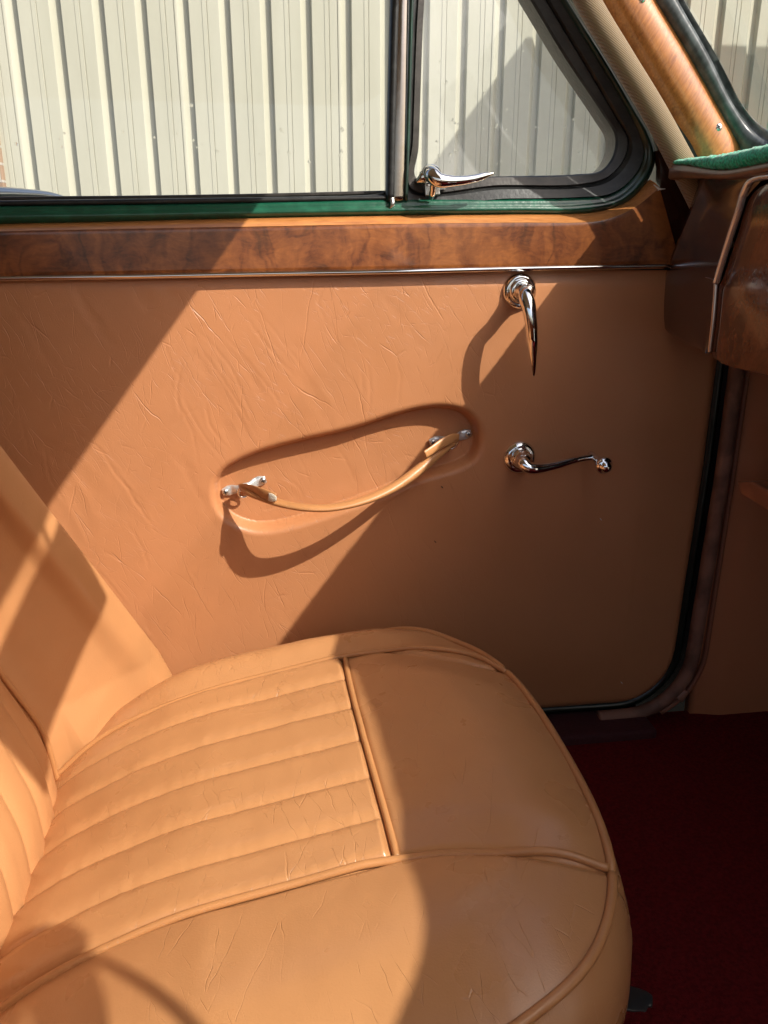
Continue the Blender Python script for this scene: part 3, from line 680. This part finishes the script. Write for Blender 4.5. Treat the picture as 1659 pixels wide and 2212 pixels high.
# brown ledge under the pile
def sweep(prof, mat, name, parent, n=140, m=None, path=None):
    P = de if path is None else path
    rows = [[(p[0]+ox, p[1], (1.0035+.006*(1-ss(.05, .2, -p[1]))-zth(p[1]))*oz+(.990-.011*ss(.06, .2, -p[1]))*(1-oz)) for p in P] for ox, oz in prof]
    v, f = grid(rows); return M_(name, v, f, mat, parent)
o = sweep([(.30, 1.0), (-.001, 1.0), (-.0025, .9), (-.0025, .12), (0, .0), (.02, -.05)], simple('dash_ledge_wood', (.13, .06, .03), .35, coat=.4, var=.2), 'ledge', dash)
# end panel, sloping forward at its door end; traced edges at their own depths
eL = [UX(1512, 372, .490), UX(1500, 410, .494), UX(1487, 447, .498), UX(1464, 510, .502), UX(1441, 573, .507), UX(1426, 622, .511), UX(1420, 670, .514), UX(1424, 700, .515), UX(1450, 728, .512), UX(1490, 748, .505), UX(1532, 763, .497)]
eR = [UX(1660, 372, .487), UX(1640, 395, .487), UX(1604, 440, .488), UX(1586, 490, .488), UX(1566, 560, .488), UX(1556, 600, .489), UX(1548, 640, .490), UX(1545, 680, .491), UX(1541, 710, .492), UX(1538, 740, .493), UX(1535, 764, .494)]
n = 60
A = spline(eL, n); B = spline(eR, n)
rows = [A+np.array([.09, .0, 0]), A+np.array([.012, .001, 0]), A+np.array([.003, -.0005, 0])]
for t in np.linspace(.05, 1, 12): rows.append(A*(1-t)+B*t+np.array([-.006*math.sin(math.pi*t), 0, 0]))
v, f = grid(rows); M_('end_panel', v, f, PLAIN, dash)
# faint scratch where the end panel is jointed
M_('joint_line', *tube([UX(1442, 576, .5045), UX(1475, 588, .498), UX(1520, 598, .491), UX(1550, 606, .486)], .0005, 30, 6), simple('joint_filler', (.22, .13, .10), .5), dash)
# glovebox face
gT = [(1662, 398), (1640, 410), (1622, 432), (1612, 462), (1600, 500), (1582, 556), (1563, 606), (1553, 616), (1549, 650), (1544, 700), (1538, 755), (1545, 770), (1575, 783), (1662, 800)]
gl_ = [UX(a, b, .482) for a, b in [(1662, 398), (1636, 408), (1614, 440), (1598, 494), (1580, 548), (1562, 602), (1552, 622), (1548, 655), (1543, 705), (1537, 752), (1540, 770), (1570, 783), (1662, 800)]]
A = spline(gl_, 90)
cen = [np.array([.472, -.55, p[2]]) for p in A]
Bc = np.array(cen)
rows = [A+np.array([.02, 0, 0])]
for t in np.linspace(0, 1, 40):
    tt = t**1.5
    rows.append(A*(1-tt)+Bc*tt+np.array([-.014*ss(0, .12, tt), 0, 0]))
v, f = grid(rows); gb = M_('glovebox_door', v, f, BURLD, dash)
M_('scratch', *tube([UX(1638, 678, .4665), UX(1659, 684, .4665), UX(1680, 686, .4665)], .0006, 12, 6), simple('scratch_mark', (.3, .2, .13), .5), gb)
# chrome trims
M_('chrome_trim', *tube([UX(a, b, .478) for a, b in [(1700, 378), (1662, 380), (1638, 384), (1620, 394), (1607, 418), (1596, 456), (1582, 498), (1566, 548), (1550, 602), (1547, 612)]], [.0034]*4+[.0032, .0028], 120, 12, flat=.004, ref=(1, 0, 0)), simple('silver_trim', (.75, .75, .76), .25, .8), dash)
M_('chrome_trim', *tube([UX(a, b, .480) for a, b in [(1547, 612), (1545, 640), (1541, 690), (1536, 735), (1533, 761)]], .0024, 60, 12, flat=.0024, ref=(1, 0, 0)), simple('satin_trim', (.62, .5, .42), .3, .9), dash)
# remaining dash body out to the driver's side
M_('dash_body', *box(.555, .99, -1.2, -.02, .80, .985), BLK, dash, smooth=False)
M_('fascia', *box(.553, .57, -1.2, -.55, .795, .975), BURLD, dash, smooth=False)
# parcel shelf under the dash
shf = [UX(a, b, .56) for a, b in [(1590, 1040), (1625, 1040), (1700, 1085), (1700, 1128), (1650, 1100), (1600, 1068)]]
o = M_('parcel_shelf', *prism(shf, (.25, .0, 0)), simple('shelf_brown', (.34, .14, .07), .4, var=.2), dash, smooth=False); bevel(o, .003)

# ================================================================== SEAT
seat = root('front_seat', 'tan leather front passenger seat with pleated cushion and piped edges', 'car seat', (0, -.36, .222))
ol = [(.175, -.134), (.214, -.176), (.238, -.238), (.2475, -.310), (.2495, -.400), (.2450, -.490), (.233, -.551), (.211, -.592), (.182, -.622), (.135, -.646), (.07, -.662), (-.05, -.668), (-.17, -.668), (-.255, -.640), (-.285, -.57), (-.29, -.36), (-.285, -.17), (-.24, -.095), (-.15, -.066), (-.02, -.066), (.08, -.088)]
NA, NR = 720, 330
OL = spline([(a, b, 0) for a, b in ol], NA, closed=True)[:, :2]
cxy = np.array([.0, -.36])
# pleat groove positions
gy = [-.171, -.219, -.280, -.339, -.399, -.455, -.503]
def cushion_z(x, y, dist):
    x = np.asarray(x); y = np.asarray(y)
    z = .44+.2*x
    xb = np.clip(-.06-x, 0, None); z = z-1.15*xb**2                         # rolls down at the back
    z = z-.022*np.clip(1-dist/.085, 0, 1)**2.2                             # falls to the piping
    yb = -.503-.045*ss(.08, .24, x); ya = -.171-.075*ss(.09, .24, x)
    # bolsters puff
    inner = (y < gy[0]) & (y > gy[-1]) & (x < .068+.03*0)
    z = z+.017*np.exp(-((y+.130)/.032)**2)*ss(-.3, -.1, x)*ss(.26, .1, x)
    # front bolster dome
    z = z+.007*np.sin(math.pi*np.clip((x-.068)/.185, 0, 1))**.8*ss(0, .05, y-yb)*ss(0, .06, ya-y)
    z = z+.010*np.sin(math.pi*np.clip((yb-y)/.17, 0, 1))**.8*ss(-.3, -.1, x)*ss(.24, .10, x)
    # pleats
    xc = .066+.010*(np.clip(-y, .171, .503)-.171)/.332
    pm = ss(0, .006, xc-x)
    for a, b in zip(gy[:-1], gy[1:]):
        u = np.clip((y-b)/(a-b), 0, 1); prof = (1-np.abs(2*u-1)**4.5)
        # lean the crown to the far side
        prof = prof*(.85+.3*(u-.5))
        z = z+np.where((y < a) & (y > b), .0076*prof, 0)*pm
    # grooves beside pipings
    z = z-.003*np.exp(-((x-xc-.003)/.0035)**2)*((y < gy[0]) & (y > gy[-1]))
    for gg, lo in ((ya, -.4), (yb, -.4)):
        z = z-.0035*np.exp(-((y-gg)/.004)**2)
    return z
V = []
rad = np.concatenate([np.linspace(0.00001, .8, 250), np.linspace(.8, 1, 80)[1:]])
rows = []
dcache = None
for r_ in rad:
    P = cxy+(OL-cxy)*r_
    # approx distance to outline
    dist = (1-r_)*np.linalg.norm(OL-cxy, axis=1)*.93
    z = cushion_z(P[:, 0], P[:, 1], dist)
    rows.append(np.c_[P, z])
rimz = rows[-1][:, 2]
nrm = np.roll(OL, -1, 0)-np.roll(OL, 1, 0); nrm = np.stack([nrm[:, 1], -nrm[:, 0]], 1); nrm /= np.linalg.norm(nrm, axis=1)[:, None]
if ((OL-cxy)*nrm).sum() < 0: nrm = -nrm
# side wall: tucked seam, bulge, tuck under
for dz, dn in ((-.004, -.001), (-.009, .004), (-.02, .012), (-.045, .0195), (-.075, .021), (-.105, .016), (-.135, .004), (-.155, -.012), (-.165, -.035)):
    sc_ = np.ones(NA)
    Pn = OL+nrm*dn
    zz = rimz+dz
    rows.append(np.c_[Pn, zz])
rows = [[tuple(p) for p in r] for r in rows]
for i in range(len(rows)):
    if i < len(rad):
        rows[i] = [(a, b, c+.0011*noise.noise(Vector((a*16, b*22, .5)))+.0006*noise.noise(Vector((a*45, b*30, 2.5)))+(.0004*noise.noise(Vector((a*110, b*20, 8.))) if a < .06 and -.5 < b < -.17 and min(abs(b-q) for q in gy) < .012 else 0)) for a, b, c in rows[i]]
v, f = grid(rows, close_u=True)
cush = M_('cushion', v, f, SEATL, seat)
# pipings
rim = np.c_[OL+nrm*.0015, rimz+.0005]
pr = list(rim)+[rim[0], rim[1]]
M_('piping', *tube(pr, .0038, raw=True, m=12, ref=(0, 0, 1)), PIPEL, cush)
def onseat(pts, n, lift=.0012):
    P = spline([(a, b, 0) for a, b in pts], n)
    out = []
    for p in P:
        dv = p[:2]-cxy; k = np.argmin(np.abs(np.angle(np.exp(1j*(np.arctan2(OL[:, 1]-cxy[1], OL[:, 0]-cxy[0])-math.atan2(dv[1], dv[0]))))))
        R_ = np.linalg.norm(OL[k]-cxy); r_ = np.linalg.norm(dv)/R_; dist = (1-r_)*R_*.93
        z = float(cushion_z(p[0], p[1], dist)); out.append((p[0], p[1], max(z, float(cushion_z(p[0], p[1]+.008, dist))-.004)+lift))
    return np.array(out)
def smoothz(P, k=9):
    z = P[:, 2].copy(); zp = np.pad(z, k, mode='edge'); P[:, 2] = np.convolve(zp, np.ones(2*k+1)/(2*k+1), 'valid'); return P
p1 = smoothz(onseat([(-.27, -.190), (-.2, -.178), (-.1, -.172), (.0, -.171), (.065, -.171), (.13, -.180), (.18, -.198), (.218, -.220), (.241, -.252)], 260, .0024))
M_('piping', *tube(p1, .0031, raw=True, m=12, ref=(0, 0, 1)), PIPEL, cush)
p2 = smoothz(onseat([(-.27, -.53), (-.2, -.514), (-.12, -.505), (.0, -.503), (.075, -.5035), (.12, -.512), (.155, -.523), (.200, -.535), (.233, -.546)], 260))
M_('piping', *tube(p2, .0034, raw=True, m=12, ref=(0, 0, 1)), PIPEL, cush)
p3 = smoothz(onseat([(.066, -.173), (.0665, -.25), (.069, -.33), (.073, -.42), (.0765, -.500)], 200), 4)
M_('piping', *tube(p3+np.array([.004, 0, .0005]), .0031, raw=True, m=12, ref=(0, 0, 1)), PIPEL, cush)
# base
M_('seat_base', *box(-.24, .17, -.60, -.11, .222, .32), simple('seat_base_dark', (.02, .01, .008), .7), seat, smooth=False)
lv = [UP(a, b, .275, 0) for a, b in [(1325, 2172), (1360, 2156), (1395, 2150)]]
o = M_('adjuster_lever', *tube([UP(1300, 2175, .29, 0), UP(1340, 2165, .285, 0), UP(1372, 2158, .28, 0), UP(1392, 2158, .278, 0), UP(1408, 2163, .277, 0)], [.004, .006, .012, .0135, .006], 40, 20, flat=.003, ref=(0, 0, 1)), simple('lever_plastic', (.03, .03, .03), .35), seat)

# backrest
BP0 = [(-.150, -.052, 1), (-.158, -.085, 1), (-.1867, -.118, .914), (-.2232, -.160, .805), (-.2563, -.198, .706), (-.2605, -.212, .7), (-.250, -.232, .6), (-.240, -.27, .5), (-.232, -.33, .3), (-.230, -.39, 0), (-.234, -.44, -.3), (-.244, -.485, -.5), (-.262, -.515, -.7), (-.255, -.530, -.7), (-.215, -.562, -.85), (-.180, -.600, -1), (-.172, -.640, -1), (-.20, -.685, -1), (-.28, -.70, -1), (-.36, -.68, -1)]
BP0 = [(-.36, -.05, 1), (-.26, -.03, 1), (-.185, -.036, 1)]+BP0
nb = 420
B0 = spline([(a, b, c) for a, b, c in BP0], nb)
rows = []
zt = np.linspace(.24, 1.02, 160)
for z in zt:
    dz = z-.42; r = []
    top = ss(.86, 1.02, z)
    for a, b, c in B0:
        y = b-(.62*max(dz, 0)+.3*min(dz, 0))*max(c, 0)**2 + .10*max(dz, 0)*max(-c, 0)
        x = a-.011-.28*dz-.05*top-.010*(1-c if c>0 else 1)
        # narrow pleats in the middle
        if -.505 < b < -.222 and c > -.66:
            u = ((-.222-b)/.283*6) % 1
            x += .0045*(1-abs(2*u-1)**3)
        x += -.02*ss(.42, .30, z)*(1 if c < .75 else 0)
        if top > 0: y = y+(-.36-y)*.18*top**2; x = x-.12*top**3*(1 if a > -.3 else .3)
        x += .0006*noise.noise(Vector((b*9, z*9, 7.)))
        r.append((x, y, z))
    rows.append(r)
v, f = grid(rows); bk_ = M_('backrest', v, f, BACKL, seat); solid(bk_, .03, 1)
cr = [(x_, y_, z_) for (x_, y_, z_) in [min(r, key=lambda q: abs(q[1]-q[1])) for r in rows[:1]]]
# pipings on the backrest creases
for idx_y in (-.207, -.522):
    j = int(np.argmin(np.abs(B0[:, 1]-idx_y)))
    pl = [np.array(r[j])+np.array([.003, 0, 0]) for r in rows[6:-10]]
    M_('piping', *tube(pl, .0032, raw=True, m=10, ref=(1, 0, 0)), PIPEL, bk_)

# ================================================================== things that cast the shadows
mir = root('rear_view_mirror', 'small black rear view mirror hanging from the windscreen header', 'mirror', (.28, -.68, 1.28))
a = np.array([.241, -.612, 1.240]); b = np.array([.289, -.594, 1.160]); dv = np.array([.07, -.25, 0])
M_('mirror_glass', *prism([a, b, b+dv, a+dv], (.008, .003, .003)), CHR, mir, smooth=False)
M_('stem', *tube([(.31, -.67, 1.20), (.30, -.68, 1.25), (.27, -.68, 1.29)], .0032, 12, 8), BAKE, mir)
sw = root('steering_wheel', 'thin rimmed black steering wheel on the driver side of the dashboard', 'steering wheel', (.242, -1.10, .93))
ctr = np.array([.245, -1.092, .928]); nn = np.array([-.86, 0, .51]); e1 = np.array([0, 1., 0]); e2 = np.cross(nn, e1)
rg = [ctr+.198*(e1*math.cos(t)+e2*math.sin(t)) for t in np.linspace(0, 2*math.pi, 90)]
M_('rim', *tube(rg, .015, raw=True, m=12, ref=nn), BAKE, sw)
M_('hub', *lathe(ctr-nn*.03, [(0, 0), (.06, 0), (.06, .02), (.04, .04), (0, .045)], axis=nn), BAKE, sw)
for t in (0, 2.1, 4.2):
    M_('spoke', *tube([ctr-nn*.01, ctr+.198*(e1*math.cos(t)+e2*math.sin(t))], [.03, .02], 10, 10, flat=.006, ref=nn), BAKE, sw)
M_('column', *tube([ctr-nn*.03, ctr-nn*.32], .03, 10, 16, ref=(0, 1, 0)), BAKE, sw)
M_('stalk', *tube([(.28, -.905, .95), (.33, -.967, .948), (.36, -1.01, .94), (.38, -1.09, .89)], .0045, 24, 8), BAKE, sw)
